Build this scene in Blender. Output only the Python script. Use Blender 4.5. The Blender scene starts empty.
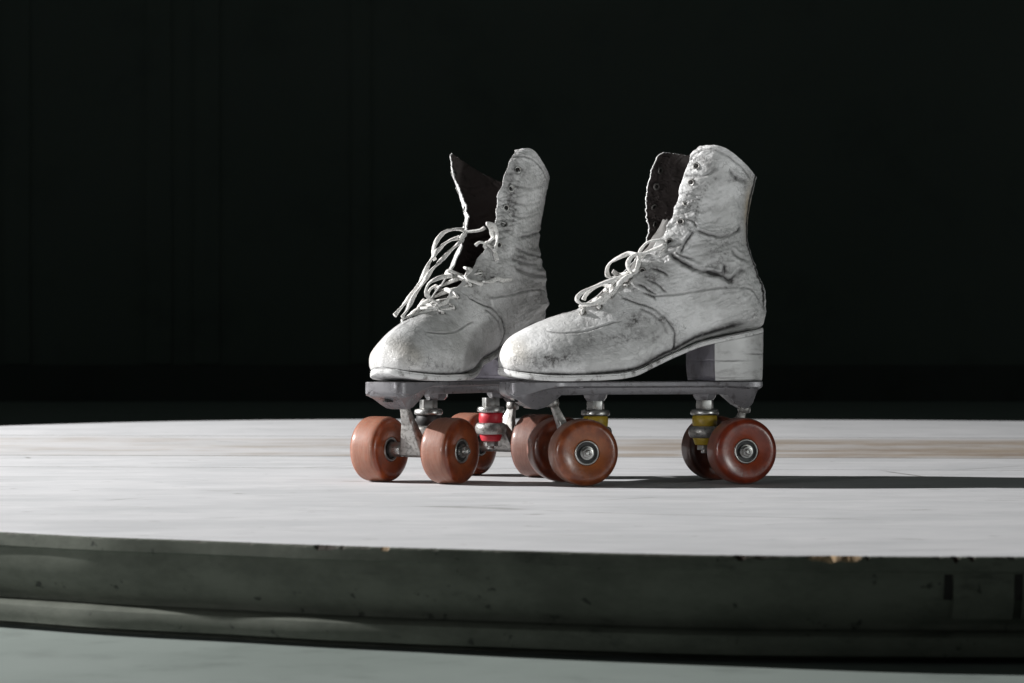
import bpy, bmesh, math, random
import numpy as np
from mathutils import Vector, Matrix
from mathutils.bvhtree import BVHTree

random.seed(5)
SC = bpy.context.scene
COL = SC.collection
MM = 0.001
R = math.radians

# ------------------------------------------------------------------ camera
cam_d = bpy.data.cameras.new('camera')
cam = bpy.data.objects.new('camera', cam_d)
COL.objects.link(cam)
cam.location = (0, 0, 0.1338)
cam.rotation_euler = (R(90 - 0.0991), 0, 0)
cam_d.sensor_width = 36
cam_d.lens = 2890.71 / 1024 * 36
cam_d.clip_start = 0.05
cam_d.clip_end = 200
cam_d.dof.use_dof = True
cam_d.dof.focus_distance = 2.63
cam_d.dof.aperture_fstop = 18
SC.camera = cam

# ------------------------------------------------------------------ world and lamps
w = bpy.data.worlds.new('World'); SC.world = w; w.use_nodes = True
w.node_tree.nodes['Background'].inputs[0].default_value = (0.80, 0.95, 0.88, 1)
w.node_tree.nodes['Background'].inputs[1].default_value = 0.03

def aim(o, target):
    d = Vector(target) - o.location
    o.rotation_euler = d.to_track_quat('-Z', 'Y').to_euler()

def area(name, loc, target, power, sx, sy, color, spread=180):
    l = bpy.data.lights.new(name, 'AREA'); l.energy = power; l.color = color
    l.shape = 'RECTANGLE'; l.size = sx; l.size_y = sy; l.spread = R(spread)
    o = bpy.data.objects.new(name, l); COL.objects.link(o); o.location = loc; aim(o, target)
    return o

def spot(name, loc, target, power, rad, cone, color, blend=0.5):
    l = bpy.data.lights.new(name, 'SPOT'); l.energy = power; l.color = color
    l.shadow_soft_size = rad; l.spot_size = R(cone); l.spot_blend = blend
    o = bpy.data.objects.new(name, l); COL.objects.link(o); o.location = loc; aim(o, target)
    return o

# key: low lamp on the left and a little behind; shadows run right and slightly forward
spot('key_lamp', (-3.68, 3.16, 1.82), (0.15, 2.90, 0.10), 1600, 0.034, 62, (1.0, 0.99, 0.98), 0.35)
# soft lamp low on the right of the camera, gives the sides their form
area('side_lamp', (1.85, 1.05, 0.27), (0.12, 2.65, 0.22), 0.58, 0.30, 0.22, (0.97, 1.0, 0.98), 44)
# weaker one on the left of the camera, for the toes
area('toe_lamp', (-1.55, 0.75, 0.30), (0.0, 2.65, 0.18), 0.70, 0.30, 0.22, (1.0, 1.0, 1.0), 44)

SC.view_settings.view_transform = 'Standard'
SC.view_settings.look = 'None'
SC.view_settings.exposure = 0
SC.view_settings.gamma = 1
SC.render.engine = 'CYCLES'
SC.cycles.use_denoising = True
SC.cycles.max_bounces = 8

# ------------------------------------------------------------------ node helpers
def mat(name):
    m = bpy.data.materials.new(name); m.use_nodes = True
    nt = m.node_tree
    return m, nt, nt.nodes['Principled BSDF']

def nd(nt, typ, **kw):
    n = nt.nodes.new(typ)
    for k, v in kw.items():
        if k.startswith('i_'):
            key = k[2:]
            n.inputs[int(key) if key.isdigit() else key.replace('_', ' ')].default_value = v
        else:
            setattr(n, k, v)
    return n

def mixc(nt, fac, a, b, blend='MIX'):
    n = nt.nodes.new('ShaderNodeMix'); n.data_type = 'RGBA'; n.blend_type = blend
    for i, v in ((0, fac), (6, a), (7, b)):
        if isinstance(v, (tuple, float, int)):
            n.inputs[i].default_value = v if not isinstance(v, tuple) or len(v) == 4 else (*v, 1)
        else:
            nt.links.new(v, n.inputs[i])
    return n.outputs[2]

def math_(nt, op, a, b=0.0, clamp=False):
    n = nt.nodes.new('ShaderNodeMath'); n.operation = op; n.use_clamp = clamp
    for i, v in ((0, a), (1, b)):
        if isinstance(v, (float, int)): n.inputs[i].default_value = v
        else: nt.links.new(v, n.inputs[i])
    return n.outputs[0]

def ramp(nt, src, p0, p1, c0=0.0, c1=1.0):
    n = nt.nodes.new('ShaderNodeMapRange'); n.interpolation_type = 'SMOOTHSTEP'
    nt.links.new(src, n.inputs[0])
    n.inputs[1].default_value = p0; n.inputs[2].default_value = p1
    n.inputs[3].default_value = c0; n.inputs[4].default_value = c1
    return n.outputs[0]

def coords(nt, scale=(1, 1, 1), rot=(0, 0, 0)):
    tc = nt.nodes.new('ShaderNodeTexCoord'); mp = nt.nodes.new('ShaderNodeMapping')
    mp.inputs['Scale'].default_value = scale; mp.inputs['Rotation'].default_value = rot
    nt.links.new(tc.outputs['Object'], mp.inputs[0])
    return mp.outputs[0]

def noise(nt, vec, scale, detail=4, rough=0.55, dist=0.0):
    n = nt.nodes.new('ShaderNodeTexNoise')
    nt.links.new(vec, n.inputs['Vector'])
    n.inputs['Scale'].default_value = scale; n.inputs['Detail'].default_value = detail
    n.inputs['Roughness'].default_value = rough; n.inputs['Distortion'].default_value = dist
    return n.outputs[0]

def voro_edge(nt, vec, scale):
    n = nt.nodes.new('ShaderNodeTexVoronoi'); n.feature = 'DISTANCE_TO_EDGE'
    nt.links.new(vec, n.inputs['Vector']); n.inputs['Scale'].default_value = scale
    return n.outputs[0]

def bump(nt, bs, h, strength=0.3, dist=0.001, prev=None):
    b = nt.nodes.new('ShaderNodeBump'); b.inputs['Strength'].default_value = strength
    b.inputs['Distance'].default_value = dist
    nt.links.new(h, b.inputs['Height'])
    if prev is not None: nt.links.new(prev, b.inputs['Normal'])
    nt.links.new(b.outputs[0], bs.inputs['Normal'])
    return b.outputs[0]

def attr(nt, name):
    n = nt.nodes.new('ShaderNodeAttribute'); n.attribute_name = name
    return n.outputs['Fac']

# ------------------------------------------------------------------ materials
def make_leather():
    m, nt, bs = mat('worn_white_leather')
    v = coords(nt)
    big = noise(nt, v, 22, 5, 0.6)
    fine = noise(nt, v, 260, 6, 0.65, 0.4)
    peb = noise(nt, v, 900, 3, 0.6)
    dirt = attr(nt, 'dirt')
    # paint rubbed off in grainy patches where the leather is dirtiest
    grain = ramp(nt, fine, 0.40, 0.66)
    d1 = math_(nt, 'MULTIPLY', dirt, math_(nt, 'ADD', math_(nt, 'MULTIPLY', grain, 0.75), 0.50), True)
    # crazing
    vv = coords(nt, (1, 1, 1.5))
    wob = nt.nodes.new('ShaderNodeMix'); wob.data_type = 'VECTOR'; wob.inputs[0].default_value = 0.02
    nz = nt.nodes.new('ShaderNodeTexNoise'); nz.inputs['Scale'].default_value = 90
    nt.links.new(v, nz.inputs['Vector'])
    nt.links.new(vv, wob.inputs[4]); nt.links.new(nz.outputs['Color'], wob.inputs[5])
    ck = ramp(nt, voro_edge(nt, wob.outputs[1], 170), 0.0, 0.055, 1, 0)
    ckm = ramp(nt, noise(nt, v, 30, 3, 0.6), 0.50, 0.64)
    ck = math_(nt, 'MULTIPLY', math_(nt, 'MULTIPLY', ck, ckm), 0.55)
    sc = ramp(nt, noise(nt, coords(nt, (1, 1, 6), (0, 0.5, 0)), 150, 5, 0.7), 0.62, 0.76, 0, 0.45)
    fac = math_(nt, 'ADD', ck, math_(nt, 'MULTIPLY', sc, ramp(nt, big, 0.45, 0.6)), True)
    fac = math_(nt, 'MAXIMUM', fac, math_(nt, 'MULTIPLY', math_(nt, 'MULTIPLY', attr(nt, 'line'), 1.15), ramp(nt, fine, .3, .5, .75, 1.0), True))
    base = mixc(nt, ramp(nt, big, 0.38, 0.62), (0.55, 0.55, 0.545), (0.80, 0.80, 0.80))
    base = mixc(nt, math_(nt, 'MULTIPLY', attr(nt, 'stain'), 0.8), base, (0.50, 0.40, 0.25))
    base = mixc(nt, d1, base, (0.105, 0.10, 0.098))
    col = mixc(nt, fac, base, (0.022, 0.020, 0.020))
    nt.links.new(col, bs.inputs['Base Color'])
    nt.links.new(ramp(nt, math_(nt, 'ADD', fac, math_(nt, 'MULTIPLY', d1, .6)), 0, 1, 0.25, 0.66), bs.inputs['Roughness'])
    bs.inputs['Coat Weight'].default_value = 0.2; bs.inputs['Coat Roughness'].default_value = 0.28
    bs.inputs['Specular IOR Level'].default_value = 0.45
    n1 = bump(nt, bs, peb, 0.22, 0.0006)
    n2 = bump(nt, bs, fine, 0.75, 0.0011, n1)
    bump(nt, bs, fac, 0.3, -0.0006, n2)
    return m

def make_simple(name, col, rough=0.5, metal=0.0, nscale=300, namp=0.25, dark=None, bstr=0.15, thr=(0.5, 0.7), spec=0.5):
    m, nt, bs = mat(name)
    v = coords(nt)
    n = noise(nt, v, nscale, 5, 0.65)
    f = ramp(nt, n, thr[0], thr[1], 0, namp)
    c = mixc(nt, f, col, dark or tuple(x * 0.25 for x in col))
    nt.links.new(c, bs.inputs['Base Color'])
    bs.inputs['Metallic'].default_value = metal
    bs.inputs['Specular IOR Level'].default_value = spec
    nt.links.new(ramp(nt, noise(nt, v, nscale * 0.4, 4), 0.3, 0.7, rough - 0.1, rough + 0.12), bs.inputs['Roughness'])
    if bstr: bump(nt, bs, n, bstr, 0.0005)
    return m

def heel_lines(m):
    nt = m.node_tree; bs = nt.nodes['Principled BSDF']
    c = bs.inputs['Base Color'].links[0].from_socket
    v = coords(nt)
    smear = ramp(nt, noise(nt, coords(nt, (1, 1, 3)), 60, 5, .65), .48, .72, 0, .55)
    c = mixc(nt, smear, c, (0.25, 0.245, 0.24))
    c = mixc(nt, attr(nt, 'line'), c, (0.03, 0.028, 0.028))
    nt.links.new(c, bs.inputs['Base Color'])

def make_wheel_mat():
    m, nt, bs = mat('amber_wheel')
    tc = nt.nodes.new('ShaderNodeTexCoord')
    sp = nt.nodes.new('ShaderNodeSeparateXYZ'); nt.links.new(tc.outputs['Object'], sp.inputs[0])
    r = math_(nt, 'SQRT', math_(nt, 'ADD', math_(nt, 'MULTIPLY', sp.outputs[0], sp.outputs[0]),
                                math_(nt, 'MULTIPLY', sp.outputs[2], sp.outputs[2])))
    v = coords(nt)
    n = noise(nt, v, 120, 5, 0.6); n2 = noise(nt, coords(nt, (1, 9, 1)), 60, 4, 0.6)
    oi = nt.nodes.new('ShaderNodeObjectInfo')
    face = mixc(nt, ramp(nt, n, 0.35, 0.7), (0.17, 0.036, 0.010), (0.29, 0.068, 0.015))
    face = mixc(nt, ramp(nt, r, 0.012, 0.024, 0.45, 0.0), face, (0.40, 0.13, 0.04))
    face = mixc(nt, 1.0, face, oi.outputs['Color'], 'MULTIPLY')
    # floor dust pressed into the rolling surface
    tread = ramp(nt, r, 0.0283, 0.0296)
    dust = math_(nt, 'MULTIPLY', tread, ramp(nt, n2, 0.25, 0.7, 0.45, 0.95))
    edge = math_(nt, 'MULTIPLY', ramp(nt, n, 0.5, 0.75, 0, 0.35), ramp(nt, r, 0.020, 0.029))
    col = mixc(nt, math_(nt, 'MAXIMUM', dust, edge), face, (0.265, 0.135, 0.100))
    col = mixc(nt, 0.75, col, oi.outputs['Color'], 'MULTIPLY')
    nt.links.new(col, bs.inputs['Base Color'])
    nt.links.new(ramp(nt, math_(nt, 'ADD', tread, math_(nt, 'MULTIPLY', n, .5)), 0.1, 1.2, 0.30, 0.60), bs.inputs['Roughness'])
    bs.inputs['Coat Weight'].default_value = 0.35; bs.inputs['Coat Roughness'].default_value = 0.2
    bs.inputs['Subsurface Weight'].default_value = 0.12
    bs.inputs['Subsurface Radius'].default_value = (0.006, 0.002, 0.001)
    bs.inputs['Subsurface Scale'].default_value = 1.0
    bump(nt, bs, math_(nt, 'ADD', n, math_(nt, 'MULTIPLY', noise(nt, v, 500, 4, .7), .5)), 0.35, 0.0009)
    return m

def make_platform_top():
    m, nt, bs = mat('painted_boards')
    v = coords(nt)
    tc = nt.nodes.new('ShaderNodeTexCoord')
    sp = nt.nodes.new('ShaderNodeSeparateXYZ'); nt.links.new(tc.outputs['Object'], sp.inputs[0])
    vs = coords(nt, (0.16, 1, 1))
    st = noise(nt, coords(nt, (0.6, 1, 1)), 20, 7, 0.68, 0.5)
    st2 = noise(nt, coords(nt, (0.05, 1, 1)), 120, 5, 0.7)
    big = noise(nt, v, 3.0, 4, 0.5)
    base = mixc(nt, ramp(nt, st, 0.3, 0.7), (0.54, 0.545, 0.56), (0.63, 0.63, 0.645))
    base = mixc(nt, ramp(nt, noise(nt, coords(nt, (0.5, 1, 1)), 9, 6, 0.65), 0.42, 0.66, 0, 0.40), base, (0.42, 0.43, 0.44))
    # bare, walked-off board across the middle: y measured along the seam's own slight skew
    yy = math_(nt, 'ADD', sp.outputs[1], math_(nt, 'MULTIPLY', sp.outputs[0], 0.08))
    band = math_(nt, 'MULTIPLY', ramp(nt, yy, 3.212, 3.232), ramp(nt, yy, 3.72, 3.85, 1, 0))
    wear = ramp(nt, math_(nt, 'ADD', math_(nt, 'ADD', math_(nt, 'MULTIPLY', st, .5), math_(nt, 'MULTIPLY', noise(nt, coords(nt, (0.35, 1, 1)), 7, 4, .6), .5)), math_(nt, 'MULTIPLY', sp.outputs[0], 0.09)), 0.42, 0.60)
    wf = math_(nt, 'MULTIPLY', math_(nt, 'ADD', math_(nt, 'MULTIPLY', wear, 0.55), ramp(nt, sp.outputs[0], -0.3, 0.7, 0.10, 0.38)), band, True)
    wood = mixc(nt, ramp(nt, st2, 0.35, 0.65), (0.20, 0.145, 0.10), (0.40, 0.33, 0.26))
    col = mixc(nt, wf, base, wood)
    # hairline scratches, scuffs and specks
    sx = ramp(nt, voro_edge(nt, coords(nt, (0.35, 1.6, 1), (0, 0, 0.5)), 5.0), 0.0, 0.006, 1, 0)
    sx = math_(nt, 'MULTIPLY', sx, ramp(nt, noise(nt, v, 9, 2), 0.50, 0.60, 0, 0.85))
    spk = ramp(nt, noise(nt, coords(nt, (0.6, 1, 1)), 60, 4, 0.55), 0.66, 0.73, 0, 0.55)
    str_ = ramp(nt, st2, 0.62, 0.78, 0, 0.10)
    dk = math_(nt, 'MAXIMUM', math_(nt, 'MAXIMUM', sx, spk), str_)
    col = mixc(nt, dk, col, (0.16, 0.15, 0.14))
    # joints between boards
    def joint(y0, wd):
        return ramp(nt, math_(nt, 'ABSOLUTE', math_(nt, 'SUBTRACT', yy, y0)), wd, wd * 2.2, 1, 0)
    j = math_(nt, 'MAXIMUM', joint(3.215, 0.004), joint(2.93, 0.0015))
    j = math_(nt, 'MAXIMUM', j, joint(3.86, 0.004))
    col = mixc(nt, math_(nt, 'MULTIPLY', j, 0.8), col, (0.10, 0.095, 0.09))
    # bare wood where the rim is chipped
    chip = attr(nt, 'chip')
    cw = mixc(nt, ramp(nt, noise(nt, v, 160, 4), 0.4, 0.6), (0.42, 0.25, 0.12), (0.62, 0.42, 0.24))
    col = mixc(nt, chip, col, cw)
    nt.links.new(col, bs.inputs['Base Color'])
    bs.inputs['Roughness'].default_value = 0.62
    bs.inputs['Specular IOR Level'].default_value = 0.3
    bump(nt, bs, math_(nt, 'SUBTRACT', math_(nt, 'ADD', st, math_(nt, 'MULTIPLY', st2, 0.5)), math_(nt, 'MULTIPLY', j, 2.0)), 0.12, 0.0010)
    return m

def make_fascia():
    m, nt, bs = mat('chipped_green_paint')
    v = coords(nt)
    n = noise(nt, coords(nt, (0.5, 0.5, 1)), 30, 6, 0.7)
    spk = math_(nt, 'MAXIMUM', ramp(nt, noise(nt, v, 75, 4, 0.6), 0.64, 0.72, 0, 0.8), ramp(nt, noise(nt, coords(nt, (0.3, 0.3, 1)), 45, 5, 0.7), 0.56, 0.70, 0, 0.5))
    col = mixc(nt, ramp(nt, n, 0.3, 0.7), (0.074, 0.081, 0.067), (0.120, 0.129, 0.108))
    col = mixc(nt, spk, col, (0.02, 0.022, 0.02))
    chip = attr(nt, 'chip')
    col = mixc(nt, chip, col, mixc(nt, ramp(nt, noise(nt, v, 120, 4), 0.4, 0.6), (0.30, 0.17, 0.08), (0.66, 0.46, 0.28)))
    col = mixc(nt, attr(nt, 'bare'), col, (0.030, 0.020, 0.016))
    nt.links.new(col, bs.inputs['Base Color'])
    bs.inputs['Roughness'].default_value = 0.75
    bs.inputs['Specular IOR Level'].default_value = 0.15
    bump(nt, bs, n, 0.3, 0.0015)
    return m

M = {}
M['leather'] = make_leather()
M['breast'] = make_simple('bare_heel_front', (0.15, 0.142, 0.17), 0.4, 0, 80, 0.7, (0.05, 0.045, 0.05), 0.3)
M['lining'] = make_simple('brown_lining', (0.085, 0.070, 0.068), 0.6, 0, 120, 0.6, (0.012, 0.008, 0.007), 0.3)
M['tongue'] = make_simple('grey_felt_tongue', (0.13, 0.125, 0.12), 0.8, 0, 160, 0.6, (0.05, 0.045, 0.04), 0.5)
M['sole'] = make_simple('painted_sole_edge', (0.66, 0.66, 0.655), 0.5, 0, 130, 0.8, (0.10, 0.09, 0.085), 0.5, (0.50, 0.68))
M['heel'] = make_simple('painted_stacked_heel', (0.56, 0.56, 0.555), 0.45, 0, 60, 0.35, (0.2, 0.19, 0.18), 0.3)
heel_lines(M['heel'])
M['lace'] = make_simple('cotton_lace', (0.80, 0.79, 0.77), 0.95, 0, 500, 0.75, (0.22, 0.20, 0.18), 1.0, (0.48, 0.72), 0.1)
M['plate'] = make_simple('grey_enamel_plate', (0.215, 0.21, 0.222), 0.33, 0.35, 150, 0.85, (0.10, 0.09, 0.095), 0.35, (0.54, 0.68))
M['cast'] = make_simple('cast_alloy', (0.36, 0.35, 0.335), 0.45, 0.7, 300, 0.6, (0.07, 0.065, 0.06), 0.4, (0.45, 0.65))
M['steel'] = make_simple('dull_steel', (0.42, 0.42, 0.41), 0.36, 0.95, 220, 0.6, (0.14, 0.11, 0.08), 0.15)
M['dark'] = make_simple('grimy_shield_shaded_rubber', (0.03, 0.03, 0.03), 0.5, 0.3, 300, 0.3)  # bearing shields; also painted shade on the far skate's front cushion
M['red'] = make_simple('red_rubber', (0.48, 0.015, 0.03), 0.45, 0, 200, 0.3, (0.2, 0.01, 0.01), 0.1)
M['yellow'] = make_simple('yellow_rubber', (0.34, 0.23, 0.015), 0.45, 0, 200, 0.5, (0.16, 0.10, 0.01), 0.1)
M['hole'] = make_simple('hole_shade', (0.012, 0.011, 0.010), 0.9, 0, 300, 0.1, None, 0)  # near-black colour stands in for shade inside holes and slots
M['wheel'] = make_wheel_mat()
M['top'] = make_platform_top()
M['fascia'] = make_fascia()
M['floor'] = make_simple('grey_green_floor_paint', (0.205, 0.238, 0.222), 0.6, 0, 14, 0.7, (0.15, 0.175, 0.162), 0.2)
M['wall'] = make_simple('dark_green_wall', (0.13, 0.155, 0.14), 0.8, 0, 3, 0.5, (0.09, 0.11, 0.10), 0)
M['skirt'] = make_simple('black_skirting', (0.06, 0.068, 0.064), 0.6, 0, 5, 0.3, None, 0)

# ------------------------------------------------------------------ object helpers
def mesh_obj(name, verts, faces, mats, parent=None, smooth=True, fmat=None, attrs=None, scale=MM):
    me = bpy.data.meshes.new(name)
    v = np.asarray(verts, float) * scale
    me.from_pydata(v.tolist(), [], faces if isinstance(faces, list) else faces.tolist())
    for m in (mats if isinstance(mats, (list, tuple)) else [mats]): me.materials.append(m)
    if fmat is not None: me.polygons.foreach_set('material_index', np.asarray(fmat, np.int32))
    if attrs:
        for k, a in attrs.items():
            at = me.attributes.new(k, 'FLOAT', 'POINT'); at.data.foreach_set('value', np.asarray(a, np.float32))
    me.polygons.foreach_set('use_smooth', [smooth] * len(me.polygons))
    me.update()
    o = bpy.data.objects.new(name, me); COL.objects.link(o)
    if parent: o.parent = parent
    return o

class G:
    """collects shapes (in mm) into one mesh"""
    def __init__(s): s.v = []; s.f = []; s.m = []; s.sm = []
    def add(s, vs, fs, mi=0, smooth=True):
        b = len(s.v); s.v += [tuple(map(float, p)) for p in vs]
        for f in fs: s.f.append([b + i for i in f]); s.m.append(mi); s.sm.append(smooth)
    def lathe(s, prof, c=(0, 0, 0), axis='Z', n=32, mi=0, smooth=True, close=True):
        vs = []; fs = []
        for (r, h) in prof:
            for i in range(n):
                a = 2 * math.pi * i / n
                p = (r * math.cos(a), r * math.sin(a), h)
                if axis == 'Y': p = (p[0], p[2], p[1])
                if axis == 'X': p = (p[2], p[0], p[1])
                vs.append((p[0] + c[0], p[1] + c[1], p[2] + c[2]))
        for j in range(len(prof) - 1):
            for i in range(n):
                k = (i + 1) % n
                fs.append([j * n + i, j * n + k, (j + 1) * n + k, (j + 1) * n + i])
        if close:
            fs.append(list(range(n))[::-1]); fs.append([(len(prof) - 1) * n + i for i in range(n)])
        s.add(vs, fs, mi, smooth)
    def hull(s, pts, mi=0, smooth=False):
        bm = bmesh.new()
        for p in pts: bm.verts.new(p)
        r = bmesh.ops.convex_hull(bm, input=bm.verts)
        bmesh.ops.delete(bm, geom=list({g for g in r['geom_interior'] + r['geom_unused'] if isinstance(g, bmesh.types.BMVert)}), context='VERTS')
        bmesh.ops.dissolve_limit(bm, angle_limit=0.02, verts=bm.verts, edges=bm.edges)
        bm.verts.index_update()
        s.add([v.co[:] for v in bm.verts], [[v.index for v in f.verts] for f in bm.faces], mi, smooth)
        bm.free()
    def tube(s, pts, rad, n=8, mi=0, flat=False):
        P = np.array(pts, float); vs = []; fs = []
        T = np.gradient(P, axis=0); T /= np.linalg.norm(T, axis=1)[:, None] + 1e-9
        up = np.array([0.13, 0.97, 0.2]); 
        prev = None
        for i, p in enumerate(P):
            if prev is None: a = np.cross(T[i], up)
            else: a = prev - T[i] * np.dot(prev, T[i])
            a /= np.linalg.norm(a) + 1e-9; prev = a; b = np.cross(T[i], a)
            r = rad[i] if hasattr(rad, '__len__') else rad
            for k in range(n):
                t = 2 * math.pi * k / n
                if flat:
                    tw = i * .11; ca, sa = math.cos(tw), math.sin(tw)
                    kx_, ky_ = 1.28 * math.cos(t), .68 * math.sin(t) * (1 + .10 * math.sin(i * 1.9 + 2 * t))
                    vs.append(p + r * ((kx_ * ca - ky_ * sa) * a + (kx_ * sa + ky_ * ca) * b))
                else: vs.append(p + r * (math.cos(t) * a + math.sin(t) * b))
        for i in range(len(P) - 1):
            for k in range(n):
                q = (k + 1) % n
                fs.append([i * n + k, i * n + q, (i + 1) * n + q, (i + 1) * n + k])
        fs.append(list(range(n))[::-1]); fs.append([(len(P) - 1) * n + k for k in range(n)])
        s.add(vs, fs, mi)
    def build(s, name, mats, parent=None, bevel=0.0, fix=True):
        o = mesh_obj(name, s.v, s.f, mats, parent, True, s.m)
        o.data.polygons.foreach_set('use_smooth', s.sm)
        if fix:
            bm = bmesh.new(); bm.from_mesh(o.data); bmesh.ops.recalc_face_normals(bm, faces=bm.faces)
            if bevel:
                es = [e for e in bm.edges if len(e.link_faces) == 2 and e.calc_face_angle(0) > 0.6]
                bmesh.ops.bevel(bm, geom=es, offset=bevel * MM, segments=2, affect='EDGES', profile=0.6, clamp_overlap=True)
                for f in bm.faces: f.smooth = True
            bm.to_mesh(o.data); bm.free()
            if bevel: o.data.set_sharp_from_angle(angle=R(38))
        return o

def tag(o, label=None, cat=None, group=None, kind=None):
    for k, v in (('label', label), ('category', cat), ('group', group), ('kind', kind)):
        if v: o[k] = v
    return o

# ------------------------------------------------------------------ numeric helpers
def catmull(vals, ks):
    V = np.asarray(vals, float); n = len(V); ks = np.clip(ks, 0, n - 1 - 1e-6)
    i = np.floor(ks).astype(int); t = (ks - i)
    g = lambda j: V[np.clip(j, 0, n - 1)]
    p0, p1, p2, p3 = g(i - 1), g(i), g(i + 1), g(i + 2)
    if V.ndim > 1: t = t[:, None]
    return 0.5 * (2 * p1 + (p2 - p0) * t + (2 * p0 - 5 * p1 + 4 * p2 - p3) * t * t + (3 * p1 - p0 - 3 * p2 + p3) * t ** 3)

def sstep(x, a, b):
    t = np.clip((x - a) / (b - a), 0, 1); return t * t * (3 - 2 * t)

def hash3(ix, iy, iz, seed):
    h = (ix * 374761393 + iy * 668265263 + iz * 2147483647 + seed * 974711) & 0xffffffff
    h = ((h ^ (h >> 13)) * 1274126177) & 0xffffffff
    h = h ^ (h >> 16)
    return (h & 0xffff) / 65535.0

def vnoise(P, seed=0):
    F = np.floor(P).astype(np.int64); t = P - F; t = t * t * (3 - 2 * t)
    out = 0
    for dx in (0, 1):
        for dy in (0, 1):
            for dz in (0, 1):
                wgt = (t[..., 0] if dx else 1 - t[..., 0]) * (t[..., 1] if dy else 1 - t[..., 1]) * (t[..., 2] if dz else 1 - t[..., 2])
                out = out + wgt * hash3(F[..., 0] + dx, F[..., 1] + dy, F[..., 2] + dz, seed)
    return out * 2 - 1

def fbm(P, seed=0, octv=4, gain=0.5):
    a = 1; o = 0; s = 0
    for k in range(octv):
        o = o + a * vnoise(P * 2 ** k + 17.3 * k, seed + k); s += a; a *= gain
    return o / s

def seg_dist(x, z, poly):
    """distance to a polyline and the length run along it"""
    best = np.full(x.shape, 1e9); run = np.zeros(x.shape); L = 0
    for (x0, z0), (x1, z1) in zip(poly[:-1], poly[1:]):
        dx, dz = x1 - x0, z1 - z0; l2 = dx * dx + dz * dz + 1e-9
        t = np.clip(((x - x0) * dx + (z - z0) * dz) / l2, 0, 1)
        d = np.hypot(x - x0 - t * dx, z - z0 - t * dz)
        c = d < best; best = np.where(c, d, best); run = np.where(c, L + t * math.sqrt(l2), run); L += math.sqrt(l2)
    return best, run, L

def inside(x, z, poly):
    r = np.zeros(x.shape, bool); n = len(poly)
    for i in range(n):
        x0, z0 = poly[i]; x1, z1 = poly[(i + 1) % n]
        c = ((z0 > z) != (z1 > z)) & (x < (x1 - x0) * (z - z0) / (z1 - z0 + 1e-12) + x0)
        r ^= c
    return r

def smooth_line(pts, step=1.2):
    P = np.array(pts, float); n = len(P)
    L = np.sum(np.linalg.norm(np.diff(P, axis=0), axis=1))
    return catmull(P, np.linspace(0, n - 1, max(int(L / step), 2 * n)))

# ------------------------------------------------------------------ the boot
def inner_arch(x, y, z):
    # waist of the shoe cut in on its inner side, with the arch rising sooner
    a = np.exp(-((x - 24) / 19) ** 2) * sstep(z, 142, 108)
    y2 = np.where(y > 0, y * (1 - .30 * np.exp(-((x - 3) / 34) ** 2) * sstep(z, 155, 108)), y)
    return x, y2, z + 6 * a

# stations from the toe, round the ankle and up the shaft: front (x,z), back/bottom (x,z), half width
ST = [((141.5, 111), (141, 106), 2), ((140.3, 119), (139, 104.5), 13), ((136.5, 127.5), (135, 102.5), 21.5),
      ((129, 134.5), (127, 101), 28.5), ((116, 141.5), (113, 99), 34.5), ((100, 148.5), (94, 98), 38.5),
      ((86, 154.5), (70, 98), 41), ((72, 160), (45, 100), 40), ((59, 168), (22, 103), 37.5),
      ((46, 179), (2, 112), 34.5), ((34, 190), (-18, 120), 32.5), ((22, 203), (-40, 129), 31.5),
      ((12, 214), (-62, 133.5), 31), ((4, 224), (-86, 138.5), 30.5), ((-2.5, 235), (-105, 143), 30.5),
      ((-8, 245), (-109, 160), 31), ((-12, 255), (-106.5, 177), 30), ((-16, 265), (-100, 192), 28.5),
      ((-20, 276), (-94, 207), 28.5), ((-24, 287), (-90, 224), 29.5), ((-28.5, 297), (-90.5, 242), 30.5),
      ((-33, 304), (-94.5, 262), 31.5), ((-39, 307.5), (-98.5, 279), 32)]
SEC_T = np.linspace(0, 10, 11)
FOOT = np.array([(0, 0), (0, .45), (.03, .86), (.14, 1.0), (.29, .995), (.44, .93), (.59, .81), (.72, .66), (.85, .46), (.95, .24), (1, 0)])
SHAFT = np.array([(0, 0), (.02, .34), (.08, .64), (.19, .86), (.33, .97), (.48, 1), (.63, .96), (.77, .84), (.88, .64), (.96, .36), (1, 0)])

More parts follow.
